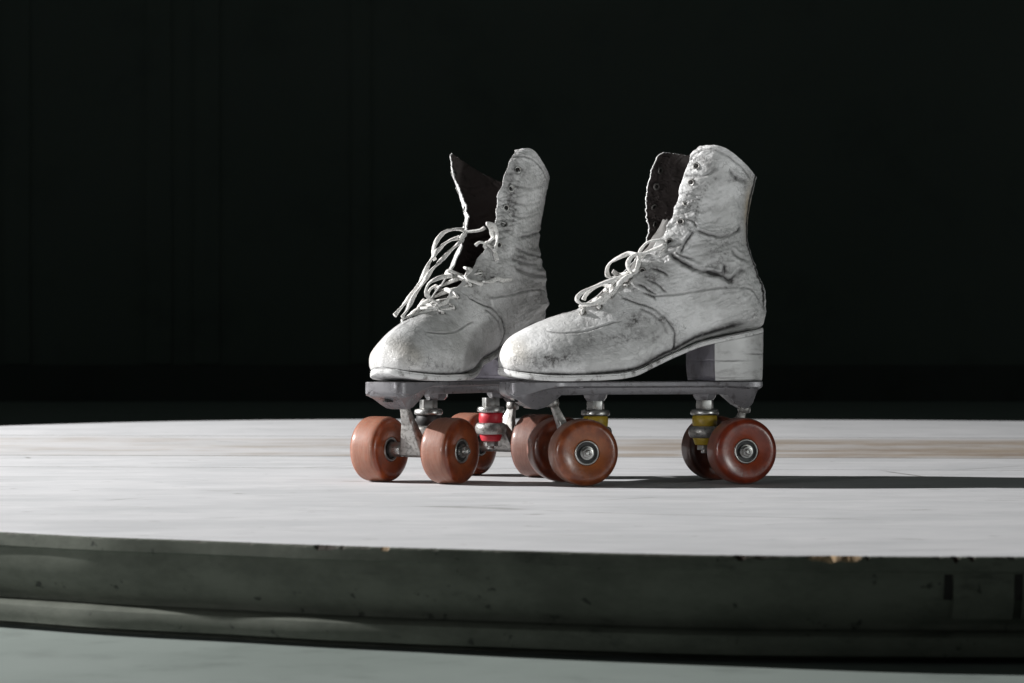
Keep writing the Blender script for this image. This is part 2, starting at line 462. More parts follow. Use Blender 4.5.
COUNTER = [(7.1, 169.8), (-20.0, 172.3), (-49.1, 177.0), (-72.6, 178.4), (-86.3, 177.2), (-95, 169.7), (-102, 160.4)]
VAMP = [(31.1, 168.3), (19.6, 163.4), (4.1, 158.3), (-7.4, 147.2), (-13.6, 136.1), (-12.3, 119)]
GR_COMMON = [  # polyline, depth, width, dirt
    (VAMP, 0.7, 1.0, .8), ([(19.8, 159.1), (8.3, 154.5), (-2.3, 145.3), (-7.1, 134.2)], 0.5, 1.2, .55),
    (COUNTER, 0.5, 0.9, .35),
    ([(104.4, 138.0), (88.2, 136.0), (67.0, 138.3), (47.3, 144.4), (34.2, 147.9)], 0.35, 0.7, .4)]
GR_NEAR = [
    ([(-10.9, 211.2), (-16.7, 204.8), (-30.3, 196.5), (-45.9, 191.5), (-59.5, 188.3), (-67.4, 184.6), (-75.2, 192.1), (-83.0, 195.9)], 2.2, 1.9, .95),
    ([(-59.5, 188.3), (-61.9, 194.8), (-59.5, 202.2)], 1.3, 1.4, .5),
    ([(7.5, 196.3), (-1.2, 194.0), (-10.8, 188.6)], 1.2, 1.0, .95), ([(19.7, 181.4), (10.1, 176.8), (1.4, 170.4)], 1.0, 1.0, .95),
    ([(12, 186), (4, 183), (-3, 176), (-8, 172)], 0.8, .9, .8), ([(16, 174), (8, 171), (2, 165)], .7, .8, .8),
    ([(-33.5, 230.9), (-48, 226), (-61.9, 224.4), (-72, 228), (-80.9, 235.9)], 1.5, 1.3, .75), ([(-34.8, 231.1), (-30, 225), (-27.7, 222.0), (-23, 214), (-20.6, 208.4)], 1.4, 1.2, .85),
    ([(-27.1, 280.6), (-42.4, 279.6), (-55.5, 287.7)], .7, 1.2, .5), ([(-64.9, 285.6), (-74.5, 276.7), (-88.8, 275.7)], 1.2, 1.6, .5),
    ([(-61.9, 199.5), (-57.2, 190.4), (-40.6, 194.8)], .8, 1.4, .5), ([(-23.6, 241.2), (-33.0, 237.9), (-35.4, 231.1)], .8, 1.0, .6),
    ([(-14, 212), (-24, 206), (-36, 203)], .8, 1.2, .6), ([(-68, 214), (-76, 206), (-86, 204)], 1.2, 1.6, .4)]
STITCH_NEAR = [[(-51.6, 278.6), (-42.1, 267.2), (-36.7, 249.0), (-33.4, 230.9)], [(-53.2, 277.2), (-43.8, 266.2), (-38.4, 248.6), (-35.2, 230.6)]]
GR_EDGE = [([(-31, 291.9), (-37.5, 300.0), (-46.0, 304.0), (-58, 300.8), (-74.5, 290.0), (-91, 275)], 0.5, .9, .45),
           ]
GR_FAR = [([(-30, 217.2), (-58.4, 212.1), (-90, 208.3)], .9, 1.4, .5), ([(-29.1, 197.7), (-62.5, 192.3), (-90, 192.3)], 1.3, 1.8, .4),
          ([(-40, 227.0), (-60, 230.1), (-88, 234.5)], 1.0, 1.4, .6), ([(-25, 208), (-45, 203), (-70, 203)], .8, 1.4, .3),
          ([(5, 190), (-10, 186), (-30, 187)], .9, 1.4, .4), ([(-30, 262), (-50, 258), (-75, 263)], .5, 1.2, .35),
          ([(-28, 249), (-48, 246), (-72, 252)], .5, 1.2, .35), ([(-36, 276), (-58, 274), (-80, 280)], .5, 1.2, .3)]
# scuffs: x, z, radius x, radius z, strength
SM_NEAR = [(105, 112, 22, 7, .75), (88, 118, 20, 7, .45), (60, 128, 24, 8, .42), (38, 134, 26, 9, .45), (30, 146, 12, 10, .5), (136, 116, 8, 9, .35),
           (-52, 210, 11, 7, .6), (-66, 220, 10, 5, .5), (8, 136, 14, 12, .45), (0, 149, 7, 7, .6), (-10, 128, 8, 6, .3),
           (4, 186, 14, 12, .55), (-24, 236, 8, 8, .5), (-30, 256, 7, 10, .45), (-40, 292, 10, 6, .35), (-70, 276, 14, 5, .4),
           (-40, 296, 16, 4, .3), (-50, 150, 40, 14, .10), (20, 150, 10, 6, .5), (126, 104, 25, 4, .4), (-85, 268, 5, 14, .3), (12, 112, 30, 5, .3)]
SM_FAR = [(110, 108, 26, 6, .5), (85, 104, 22, 5, .4), (128, 124, 8, 10, .35), (60, 120, 20, 7, .2), (-20, 150, 26, 16, .35), (-5, 190, 20, 10, .5),
          (-35, 205, 16, 8, .45), (-60, 230, 20, 6, .3), (-34, 260, 7, 24, .5), (-60, 170, 26, 14, .25), (-45, 290, 10, 8, .3), (12, 172, 10, 8, .4)]
EYE_XZ = [(-42.8, 290.6), (-35.2, 274.2), (-28.3, 255.8), (-21.8, 238.4), (-11.7, 220.0), (9.9, 190.5), (22.4, 177.7), (38.5, 165.6), (51.0, 155.3), (66.0, 148.4)]

def build_boot(kind, parent):
    near = kind == 'near'
    NK, NS = 430, 170
    kk = np.linspace(0, 1, NK); kk = 22 * (0.35 * kk ** 1.6 + 0.65 * kk)
    F = catmull([s[0] for s in ST], kk); B = catmull([s[1] for s in ST], kk); W = np.maximum(catmull([s[2] for s in ST], kk), 1.2)
    Wn = W.copy()
    # edge of each quarter, as a fraction of the half section
    ek = [0, 5.2, 6.2, 7.5, 9, 11, 13, 16, 19, 22]
    if near:
        te = {1: [1, 1, .93, .885, .875, .87, .865, .86, .86, .86], -1: [1, 1, .93, .89, .88, .87, .86, .86, .86, .86]}
    else:
        te = {1: [1, 1, .93, .89, .89, .86, .86, .86, .86, .86], -1: [1, 1, .94, .93, .93, .94, .94, .88, .83, .80]}
    sv = np.linspace(-1, 1, 2 * NS + 1)
    P = np.zeros((NK, len(sv), 3)); TT = np.zeros((NK, len(sv)))
    rng_n = 31 if near else 77
    for j, s in enumerate(sv):
        sg = 1 if s >= 0 else -1
        e = np.interp(kk, ek, te[sg])
        opened = sstep(kk, 5.2, 6.4)
        wav = fbm(np.stack([kk * 1.1, kk * 0 + sg * 3.1, kk * 0], -1), rng_n, 3)
        e = e + opened * (0.018 * wav + 0.007 * np.sin(kk * 4.3 + sg))
        t = abs(s) * e * 10
        sec_f = catmull(FOOT, t); sec_s = catmull(SHAFT, t)
        b = sstep(kk, 8.5, 14)[:, None]
        sec = sec_f * (1 - b) + sec_s * b
        u = sec[:, 0]; yy = sec[:, 1]
        # toe sections are rounder
        rt = sstep(kk, 5, 0)
        yy = yy * (1 - rt) + rt * np.sqrt(np.clip(1 - (2 * np.clip(u, 0, 1) - 0.75) ** 2 / 1.6, 0, 1)) * np.clip(yy * 1.15, 0, 1)
        x = B[:, 0] + (F[:, 0] - B[:, 0]) * u; z = B[:, 1] + (F[:, 1] - B[:, 1]) * u
        tb = sstep(kk, 19.0, 22.0)
        z = z + tb * ((9.5 if sg > 0 else 5) if near else (9.5 if sg > 0 else 4)) * np.sin(np.pi * np.clip(u, 0, 1) ** (1.2 if near else 2.3)) ** 1.25
        x = x + tb * 3 * np.sin(np.pi * np.clip(u, 0, 1))
        y = sg * W * yy
        tn = t / 10
        if not near:
            if sg < 0: y = y * (1 - .20 * sstep(x, 30, 115))
            if sg > 0: y = y + 1.5 * sstep(kk, 9, 16) * sstep(tn, .02, .22)
        if near:
            if sg < 0:
                fl = sstep(kk, 11, 19) * sstep(tn, .40, .9)
                x = x + 25 * fl; y = y - 5 * fl; z = z - fl * 2.5
        else:
            if sg > 0:
                fl = sstep(kk, 8, 12) * sstep(tn, .35, .8)
                y = y + 2 * fl
                top = sstep(kk, 17, 22) * sstep(tn, .0, .3)
                x = x - 6 * top; y = y + 1 * top; z = z + 1.5 * top
            else:
                fl = sstep(kk, 14.5, 22) * sstep(tn, .3, .88)
                x = x + 15 * fl; y = y - 23 * fl; z = z + 2 * fl
        if not near: x, y, z = inner_arch(x, y, z)
        P[:, j] = np.stack([x, y, z], -1); TT[:, j] = tn
    P[0] = P[0].mean(axis=0) * 0.9 + P[0] * 0.1
    def normals(P):
        a = np.gradient(P, axis=0); b = np.gradient(P, axis=1)
        n = np.cross(a, b); n /= np.linalg.norm(n, axis=2)[..., None] + 1e-9
        mid = P[NK // 3, NS // 2]  # a point on the -y side
        if n[NK // 3, NS // 2][1] > 0: n = -n
        return n
    N = normals(P)
    X, Y, Z = P[..., 0], P[..., 1], P[..., 2]
    K2 = np.broadcast_to(kk[:, None], X.shape)
    disp = np.zeros(X.shape); dirt = np.zeros(X.shape); line = np.zeros(X.shape); stain = np.zeros(X.shape)
    side = sstep(np.abs(Y), 5, 14)
    seed = 3 if near else 40
    disp += 0.9 * fbm(P / 26, seed, 3) * sstep(K2, 1, 5)
    soft = sstep(K2, 9, 13)
    ank = np.exp(-((K2 - 15.5) / 3.2) ** 2)
    # soft folds of the ankle and wrinkles up the shaft
    q = np.stack([X / 26, Y / 26, (Z + 0.25 * X) / 7.5], -1)
    f1 = fbm(q, seed + 5, 3)
    disp += (2.0 * ank + 0.45) * soft * f1
    r1 = 1 - np.abs(fbm(np.stack([X / 20, Y / 20, (Z + 0.3 * X) / 4.2], -1), seed + 9, 4)) * 4
    r1 = np.clip(r1, 0, 1) ** 2
    disp -= 0.75 * soft * r1 * (0.45 + ank)
    dirt += 0.42 * soft * r1 * (0.4 + ank) * (0.5 + fbm(P / 15, seed + 2, 2))
    fine = np.clip(1 - np.abs(fbm(P / np.array([9, 9, 5.]), seed + 20, 4)) * 5, 0, 1) ** 2
    disp -= 0.26 * fine * sstep(K2, 2, 6)
    # fine cross wrinkles at the eyelet stay
    stay = soft * np.exp(-((TT - .78) / .10) ** 2)
    wr = np.clip(1 - np.abs(fbm(np.stack([X / 9, Y / 9, (Z - .35 * X) / 3.4], -1), seed + 80, 3)) * 4, 0, 1) ** 1.5
    disp -= .5 * stay * wr; line += .35 * stay * wr
    gl = list(GR_COMMON) + (GR_NEAR if near else GR_FAR) + GR_EDGE
    jx = 1.3 * fbm(P / 7, seed + 33, 2); jz = 1.3 * fbm(P / 7 + 9, seed + 34, 2)
    jit = sstep(K2, 7, 10)
    for poly, dep, wd, dk in gl:
        sl = [tuple(p) for p in smooth_line(poly, 4.0)]
        d, run, L = seg_dist(X + jx * jit * (0.9 if dk > .5 else .4), Z + jz * jit * (0.9 if dk > .5 else .4), sl)
        vary = 0.75 + 0.5 * fbm(np.stack([run / 9, run * 0, run * 0], -1), 5, 2)
        endf = sstep(run, -0.01, 5) * sstep(L - run, -0.01, 5)
        endf = np.where((poly is VAMP) | (poly is COUNTER), 1, endf)
        g = np.exp(-(d / wd) ** 2) * side * vary * endf
        disp -= 1.35 * dep * g
        disp += 0.55 * dep * np.exp(-((d - 2.1 * wd) / wd) ** 2) * side * endf
        line += 1.15 * dk * np.exp(-(d / max(wd * 0.6, .72)) ** 2) * side * vary * endf
        dirt += .45 * dk * np.exp(-(d / (wd * 2.2)) ** 2) * side * vary * endf
    # raised heel counter and vamp
    for poly, edge in (([*COUNTER, (-125, 160), (-125, 100), (-12.3, 100), (-13.6, 136.1), (-7.4, 147.2), (4, 158)], COUNTER), ([*VAMP, (-12, 80), (170, 80), (170, 200), (60, 200)], VAMP)):
        sl = [tuple(p) for p in smooth_line(edge, 4.0)]
        d, _, _ = seg_dist(X, Z, sl)
        disp += np.where(inside(X, Z, poly), 0.8 * sstep(d, 0, 1.4), 0)
    if near:
        for st in STITCH_NEAR:
            d, run, L = seg_dist(X, Z, [tuple(p) for p in smooth_line(st, 3.0)])
            g = np.exp(-(d / .6) ** 2) * (np.sin(run * 2 * np.pi / 3.4) > -0.1) * side
            dirt += 0.6 * g; disp -= 0.25 * np.exp(-(d / .8) ** 2) * side
    nz1 = 0.5 + 0.6 * fbm(P / 6.0, seed + 50, 4, .6)
    grime = [(ex - (3 if ez > 200 else 0), ez - 2, 5.5, 5.5, .55) for ex, ez in EYE_XZ]
    for (sx, sz, rx, rz, a) in (SM_NEAR if near else SM_FAR) + grime:
        g = np.exp(-(((X - sx) / rx) ** 2 + ((Z - sz) / rz) ** 2))
        dirt += 1.35 * a * g * np.clip(nz1 + .12, 0, 1.2) * sstep(Y, 0, 8)
        dirt += a * .8 * g * np.clip(nz1, 0, 1.2) * sstep(-Y, 0, 8)
    # grime along quarter edges and at the welt
    edge_d = np.where(K2 > 6, (np.interp(kk, ek, te[1])[:, None] - TT), 1)
    dirt += 0.42 * np.exp(-(edge_d / .08) ** 2) * np.clip(nz1, 0, 1)
    dirt += 0.5 * np.exp(-((TT - .21) / .04) ** 2) * (K2 < 14) * np.clip(nz1, 0, 1)
    line += 0.9 * np.exp(-((TT - .214) / .028) ** 2) * sstep(K2, 13.6, 12.6) + .12 * fine * sstep(K2, 2, 6) * (0.6 + fbm(P / 18, seed + 60, 2))
    line *= np.where(K2 > 12.6, 1, 1)
    # back stay: a stitched strip down the heel seam, its edge curling and dark
    bs_ = sstep(K2, 14.2, 15.2)
    je = .145 + .018 * fbm(np.stack([K2 * 2.2, Y * 0, Y * 0], -1), seed + 70, 3)
    disp += bs_ * 1.3 * sstep(TT, je + .012, je - .004)
    line += bs_ * 1.0 * np.exp(-((TT - je - .012) / .020) ** 2)
    line += bs_ * .6 * np.exp(-((TT - .045) / .010) ** 2)
    disp -= bs_ * .5 * np.exp(-((TT - .045) / .012) ** 2)
    if near: stain += np.exp(-(((X + 88) / 5) ** 2 + ((Z - 250) / 20) ** 2))
    stain += 0.35 * np.exp(-(((X - 130) / 9) ** 2 + ((Z - 118) / 12) ** 2))
    zz = sstep(K2, 0.2, 1.5)
    P = P + N * (disp * zz)[..., None]
    N = normals(P)
    # keep the seam at the closed vamp tidy
    closed = kk < 5.2
    P[closed, 0] = P[closed, -1] = (P[closed, 0] + P[closed, -1]) / 2
    th = 1.7
    edg = np.clip((1 - np.abs(sv)) / .05, 0, 1)[None, :] * np.clip((22 - kk) / .6, 0, 1)[:, None]
    Pin = P - N * (th * (.62 + .38 * edg))[..., None]
    n = len(sv)
    idx = np.arange(NK * n).reshape(NK, n)
    q = np.stack([idx[:-1, :-1], idx[:-1, 1:], idx[1:, 1:], idx[1:, :-1]], -1).reshape(-1, 4)
    off = NK * n
    qi = q[:, ::-1] + off
    rims = []
    for r in range(NK - 1):
        if not closed[r]:
            rims.append([idx[r, 0], idx[r + 1, 0], idx[r + 1, 0] + off, idx[r, 0] + off])
            rims.append([idx[r + 1, -1], idx[r, -1], idx[r, -1] + off, idx[r + 1, -1] + off])
    for c in range(n - 1):
        rims.append([idx[-1, c + 1], idx[-1, c], idx[-1, c] + off, idx[-1, c + 1] + off])
    faces = np.concatenate([q, qi, np.array(rims)])
    fm = np.concatenate([np.zeros(len(q)), np.ones(len(qi)), np.zeros(len(rims))])
    V = np.concatenate([P.reshape(-1, 3), Pin.reshape(-1, 3)])
    z0 = np.zeros(off)
    o = mesh_obj('boot', V, faces, [M['leather'], M['lining']], parent, True, fm,
                 {'dirt': np.concatenate([np.clip(dirt, 0, 1).ravel(), z0]), 'stain': np.concatenate([stain.ravel(), z0]), 'line': np.concatenate([np.clip(line, 0, 1).ravel(), z0])})
    bm = bmesh.new(); bm.from_mesh(o.data)
    cols = [idx[r, 0] for r in range(NK) if closed[r]] + [idx[r, -1] for r in range(NK) if closed[r]]
    bm.verts.ensure_lookup_table()
    bmesh.ops.remove_doubles(bm, verts=[bm.verts[i] for i in cols], dist=1e-6)
    bmesh.ops.recalc_face_normals(bm, faces=bm.faces)
    bm.to_mesh(o.data); bm.free()
    st = 2
    sub = P[::st, ::st]; a, b = sub.shape[:2]
    ii = np.arange(a * b).reshape(a, b)
    bq = np.stack([ii[:-1, :-1], ii[:-1, 1:], ii[1:, 1:], ii[1:, :-1]], -1).reshape(-1, 4)
    bvh = BVHTree.FromPolygons(sub.reshape(-1, 3).tolist(), bq.tolist())
    eyes = {1: [], -1: []}
    # eyelets: pressed rings through both faces of the leather
    for sg in (1, -1):
        jj = range(NS, 2 * NS + 1) if sg > 0 else range(NS, -1, -1)
        for (ex, ez) in EYE_XZ:
            jcol = NS + sg * int(NS * .93)
            r = int(np.argmin(np.hypot(P[:, NS + int(NS * .93), 0] - ex, P[:, NS + int(NS * .93), 2] - ez)
                              if near or sg > 0 else np.abs(P[:, jcol, 2] - ez)))
            if sg < 0: # same row as its partner
                r = int(np.argmin(np.abs(kk - kk[r])))
            ce = NS + sg * NS; acc = 0; c = ce
            want = 9.5 if ez > 200 else 7.5
            while acc < want and abs(c - NS) > 20:
                acc += np.linalg.norm(P[r, c] - P[r, c - sg]); c -= sg
            p = P[r, c]; nn = N[r, c]; eyes[sg].append((p.copy(), nn.copy()))
            g = G()
            g.lathe([(1.5, -2.6), (2.7, -2.9), (3.0, -2.4), (2.6, -2.1), (1.7, -2.2)], n=18, close=False)
            g.lathe([(1.7, .1), (2.6, .05), (3.0, .3), (2.6, .7), (1.9, .5), (1.6, -.1)], n=18, close=False)
            g.lathe([(1.75, -2.5), (1.75, .2)], n=18, mi=1)  # solid core, its black painting the shade inside the hole
            e = g.build('eyelet', [M['cast'] if near else M['steel'], M['hole']], o, fix=False)
            qn = Vector(nn).to_track_quat('Z', 'X')
            e.rotation_mode = 'QUATERNION'; e.rotation_quaternion = qn; e.location = Vector(p) * MM; e.scale = (1.2, 1.2, 1)
    # tongue
    kmax = 15.0 if near else 9.6
    kt = np.linspace(5.0, kmax, 90); Ft = catmull([s[0] for s in ST], kt); Bt = catmull([s[1] for s in ST], kt)
    dirv = (Bt - Ft) / np.linalg.norm(Bt - Ft, axis=1)[:, None]
    ys = np.linspace(-1, 1, 31); TV = []
    for i in range(len(kt)):
        hw = np.interp(kt[i], [5, 8, 12, 17], [14, 15, 15, 11])
        dp = np.interp(kt[i], [5, 7, 12, 17], [3.5, 4.5, 6, 5] if near else [4, 7, 14, 14])
        for yv in ys:
            bend = 7 * yv * yv
            x = Ft[i, 0] + dirv[i, 0] * (dp + bend); z = Ft[i, 1] + dirv[i, 1] * (dp + bend)
            rag = sstep(kt[i], kmax - 1.0, kmax) * 1.6 * vnoise(np.array([yv * 5, 1.0, 2.0]), 4)
            TV.append((x, yv * hw - (0 if near else 2), z + rag))
    TV = np.array(TV); TV += 1.8 * np.stack([vnoise(TV / 8, 8), vnoise(TV / 8, 9) * .3, vnoise(TV / 8, 10)], -1)
    m1 = len(TV); TV2 = TV.copy(); TV2[:, 0] -= 1.6; TV2[:, 2] -= 1.2
    ii = np.arange(m1).reshape(90, 31); tf = []
    for i in range(89):
        for j in range(30):
            f = [ii[i, j], ii[i, j + 1], ii[i + 1, j + 1], ii[i + 1, j]]
            tf.append([int(a) for a in f]); tf.append([int(a) + m1 for a in f[::-1]])
    for j in range(30): tf.append([int(ii[89, j]), int(ii[89, j + 1]), int(ii[89, j + 1]) + m1, int(ii[89, j]) + m1])
    for i in range(89):
        tf.append([int(ii[i, 0]), int(ii[i + 1, 0]), int(ii[i + 1, 0]) + m1, int(ii[i, 0]) + m1])
        tf.append([int(ii[i, 30]), int(ii[i + 1, 30]), int(ii[i + 1, 30]) + m1, int(ii[i, 30]) + m1])
    mesh_obj('tongue', np.concatenate([TV, TV2]), tf, M['tongue'], o)
    return o, bvh, eyes

# ------------------------------------------------------------------ sole and heel
ZS_X = [-112, -109, -80, -57, -42, -21, 0, 10, 22, 35, 50, 75, 104, 120, 135, 146, 150]
ZS_Z = [138.5, 138, 132.2, 128, 124.7, 117, 108, 103.6, 98.6, 95.8, 94.6, 93.8, 93.8, 95, 97.6, 102, 104]
def zs(x): return catmull_xy(ZS_X, ZS_Z, x)
def catmull_xy(xs, ys, x):
    x = np.asarray(x, float)
    xs = np.asarray(xs, float); ys = np.asarray(ys, float)
    d = np.gradient(ys, xs)
    i = np.clip(np.searchsorted(xs, x) - 1, 0, len(xs) - 2)
    h = xs[i + 1] - xs[i]; t = (x - xs[i]) / h
    return ((2 * t ** 3 - 3 * t * t + 1) * ys[i] + (t ** 3 - 2 * t * t + t) * h * d[i] + (-2 * t ** 3 + 3 * t * t) * ys[i + 1] + (t ** 3 - t * t) * h * d[i + 1])

SW_X = [-108, -106.4, -103, -97.5, -88, -70, -40, -15, 5, 25, 50, 75, 98, 115, 127.5, 136, 140.8, 143]
SW_W = [0, 8, 16, 21.5, 26.5, 29.5, 30, 30.5, 33, 37.5, 41.5, 42.5, 40, 35.5, 28.5, 20, 11, 0]
def sw(x): return np.clip(np.interp(x, SW_X, SW_W), 0, None)

def smooth_outline(x0, x1, n, shrink=0.0):
    # plan outline from heel back to toe, evenly dense along its length
    K = np.array(list(zip(SW_X, SW_W)), float)
    K[:, 1] = np.where(K[:, 0] < 15, np.maximum(K[:, 1] - 1.2, 0), K[:, 1])
    D = catmull(K, np.linspace(0, len(K) - 1, 900)); D[:, 1] = np.maximum(D[:, 1], 0)
    for _ in range(60): D[1:-1] = (D[:-2] + 2 * D[1:-1] + D[2:]) / 4
    L = np.concatenate([[0], np.cumsum(np.linalg.norm(np.diff(D, axis=0), axis=1))])
    q = np.linspace(0, L[-1], n)
    return np.interp(q, L, D[:, 0]), np.maximum(np.interp(q, L, D[:, 1]) - shrink, 0)

def build_sole(parent, far):
    n = 140; xs, ws = smooth_outline(-110, 143.0, n)
    layers = [(0, 1.2), (0.12, .2), (0.3, 0), (0.62, 0), (0.72, .9), (0.80, .9), (0.9, .3), (1.0, 1.6)]
    V = []; Fc = []
    for (hz, ins) in layers:
        for sg in (1, -1):
            wv = np.maximum(ws - ins, 0); xx = np.clip(xs, -108 + ins, 141.6 - ins)
            zb = zs(xx) + hz * np.interp(xx, [-20, 30], [4.2, 5.6])
            if far and sg < 0: wv = wv * (1 - .20 * sstep(xx, 30, 115))
            j = 0.22 * fbm(np.stack([xx / 4, wv * 0 + sg * 5 + hz, wv / 9], -1), 6, 3)
            yy_ = sg * (wv + j * (wv > 1))
            if far: xx, yy_, zb = inner_arch(xx, yy_, zb)
            V.append(np.stack([xx, yy_, zb], -1))
    V = np.concatenate(V); L = 2 * n
    for l in range(len(layers) - 1):
        for s in (0, 1):
            for i in range(n - 1):
                a = l * L + s * n + i; Fc.append([a, a + 1, a + 1 + L, a + L])
    for l in (0, len(layers) - 1):
        for i in range(n - 1):
            a = l * L + i; Fc.append([a, a + 1, a + 1 + n, a + n])
    o = mesh_obj('sole', V, Fc, M['sole'], parent)
    bm = bmesh.new(); bm.from_mesh(o.data); bmesh.ops.remove_doubles(bm, verts=bm.verts, dist=1e-6)
    bmesh.ops.recalc_face_normals(bm, faces=bm.faces); bm.to_mesh(o.data); bm.free()
    o.data.set_sharp_from_angle(angle=R(50))

def build_heel(parent):
    # plan: round back, sides, skewed breast
    pl = []
    xs, ws = smooth_outline(-110, 143.0, 300)
    back = [(x, wv) for x, wv in zip(xs, ws) if x < -51.6]
    right = [(x, -wv) for x, wv in zip(xs, ws) if x < -42]
    loop = back[::-1] + right[1:]
    nb = len(loop)
    # breast, slightly hollow
    y0, y1 = loop[-1][1], loop[0][1]; x0, x1 = loop[-1][0], loop[0][0]
    for t in np.linspace(0, 1, 16)[1:-1]:
        loop.append((x0 + (x1 - x0) * t - 3.0 * math.sin(math.pi * t), y0 + (y1 - y0) * t))
    A = np.array(loop); n = len(A); rows = 60
    cx, cy = -78, 0
    V = []; LN = []
    cr = [(111.5, .6, -66, 18), (117.5, .7, -97, 12), (96.0, .4, -60, 22), (94.2, .3, -85, 22)]
    for r in range(rows):
        h = r / (rows - 1)
        sc = 0.965 + 0.03 * h + 0.012 * math.sin(h * 3.1)
        sc = sc - 0.012 * math.exp(-(h / 0.02) ** 2)
        X = cx + (A[:, 0] - cx) * sc; Y = cy + (A[:, 1] - cy) * sc - 0.2
        ztop = zs(np.clip(X, -110, 60)) + 0.6
        Z = 93.3 + (ztop - 93.3) * h
        dsp = np.zeros(n); ln = np.zeros(n)
        for (zc, dp, xc, xw) in cr:
            wv = zc + 0.8 * fbm(np.stack([X / 8, Y / 8, X * 0], -1), 3, 2)
            m = np.exp(-((X - xc) / xw) ** 2) if xc else 1
            dsp -= dp * np.exp(-((Z - wv) / .45) ** 2) * m; ln += min(1.3 * dp, 1) * np.exp(-((Z - wv) / .5) ** 2) * m
        dsp += 0.25 * fbm(np.stack([X / 14, Y / 14, Z / 6], -1), 12, 3)
        ln += .8 * np.exp(-((h - 1) / .02) ** 2) + .6 * np.exp(-(h / .02) ** 2); LN.append(np.clip(ln, 0, 1))
        d = np.stack([X - cx, Y], -1); d /= np.linalg.norm(d, axis=1)[:, None]
        V.append(np.stack([X + d[:, 0] * dsp, Y + d[:, 1] * dsp, Z], -1))
    V = np.concatenate(V); Fc = []
    for r in range(rows - 1):
        for i in range(n):
            k = (i + 1) % n; Fc.append([r * n + i, r * n + k, (r + 1) * n + k, (r + 1) * n + i])
    Fc.append(list(range(n))[::-1]); Fc.append([(rows - 1) * n + i for i in range(n)])
    fmi = [1 if (k < (rows - 1) * n and (k % n) >= nb - 1) else 0 for k in range(len(Fc))]
    o = mesh_obj('heel', V, Fc, [M['heel'], M['breast']], parent, True, fmi, {'line': np.concatenate(LN)})
    bm = bmesh.new(); bm.from_mesh(o.data); bmesh.ops.recalc_face_normals(bm, faces=bm.faces); bm.to_mesh(o.data); bm.free()
    o.data.set_sharp_from_angle(angle=R(40))

# ------------------------------------------------------------------ plate, trucks, wheels
PLATE = [  # x, top half width, flange bottom z, waist half width, bottom z, bottom half width
    (139.0, 11, 86.5, 10, 85.5, 7), (138.4, 15.5, 84.5, 14.6, 83, 11), (136.5, 19, 82.5, 18.4, 80.5, 14), (133, 21.5, 81.5, 21, 78.5, 15), (128, 23, 81.0, 22.4, 76.5, 15),
    (121, 24, 81.5, 22.5, 72.0, 13), (115, 24.4, 83, 20.5, 68.6, 11), (109, 24.5, 85, 18, 67.8, 9.5), (102, 24.5, 86.5, 16, 69.5, 9),
    (94, 24.5, 88, 14.5, 74.3, 9), (87, 23.5, 88.2, 14, 80.6, 11), (60, 22.5, 88.2, 14.5, 80.9, 12.5), (20, 21.5, 88.2, 14, 80.9, 12),
    (-20, 21.5, 88.2, 14, 80.9, 12), (-58, 23, 88.2, 14.5, 80.8, 12.5), (-70, 25, 88, 15, 80.2, 12), (-79.5, 26.5, 87.5, 17, 71.3, 9.5),
    (-87.5, 27, 87, 18, 67.2, 9), (-91.5, 27, 87, 19, 68, 9), (-94.5, 26.5, 87, 19, 72, 11), (-97.5, 26, 87.5, 20, 83.5, 15), (-99.5, 25, 88, 22, 86, 18)]

def build_plate(parent):
    A = np.array(PLATE, float)
    xs = []
    for i in range(len(A) - 1):
        m = max(2, int(abs(A[i + 1, 0] - A[i, 0]) / 2.5)); xs += list(np.linspace(A[i, 0], A[i + 1, 0], m, endpoint=False))
    xs.append(A[-1, 0]); xs = np.array(xs)[::-1]
    D = [np.interp(xs, A[::-1, 0], A[::-1, c]) for c in range(1, 6)]
    half = 9
    V = []
    for i, x in enumerate(xs):
        wt, zf, wm, zb, wb = [d[i] for d in D]
        zb = min(zb, zf - 1.6)
        pts = [(0, 92.6), (wt - .7, 92.6), (wt, 91.9), (wt, zf + .7), (wt - .7, zf), (wm, zf - 1.2), (wb + 1, zb + 1.2), (wb, zb), (0, zb)]
        ring = pts + [(-p[0], p[1]) for p in pts[-2:0:-1]]
        for (y, z) in ring: V.append((x, y, z))
    m = len(ring); Fc = []
    for i in range(len(xs) - 1):
        for j in range(m):
            k = (j + 1) % m; Fc.append([i * m + j, i * m + k, (i + 1) * m + k, (i + 1) * m + j])
    Fc.append(list(range(m))); Fc.append([(len(xs) - 1) * m + j for j in range(m)][::-1])
    g = G(); g.add(V, Fc, 0, True)
    for x in (52, -52):
        g.lathe([(11.5, 82), (10.5, 78), (8.2, 75.2)], (x, 0, 0), n=8, smooth=False)
    # toe-stop hole under the nose: dark disc painting the shade inside
    g.lathe([(4.5, 0), (4.5, 1.2)], (128, 0, 74.6), n=20, mi=1)
    # rivets holding boot to plate
    for (x, y) in ((70, 18), (70, -18), (-66, 19), (-66, -19), (-90, 20), (-90, -20)):
        g.lathe([(2.6, 0), (2.4, -.9), (1.2, -1.3)], (x, y, np.interp(x, A[::-1, 0], A[::-1, 2]) - .1), n=12)
    o = g.build('plate', [M['plate'], M['hole']], parent)
    o.data.set_sharp_from_angle(angle=R(32))

def hexpts(r, z0, z1, c): return [(c[0] + r * math.cos(k * math.pi / 3), c[1] + r * math.sin(k * math.pi / 3), z) for k in range(6) for z in (z0, z1)]

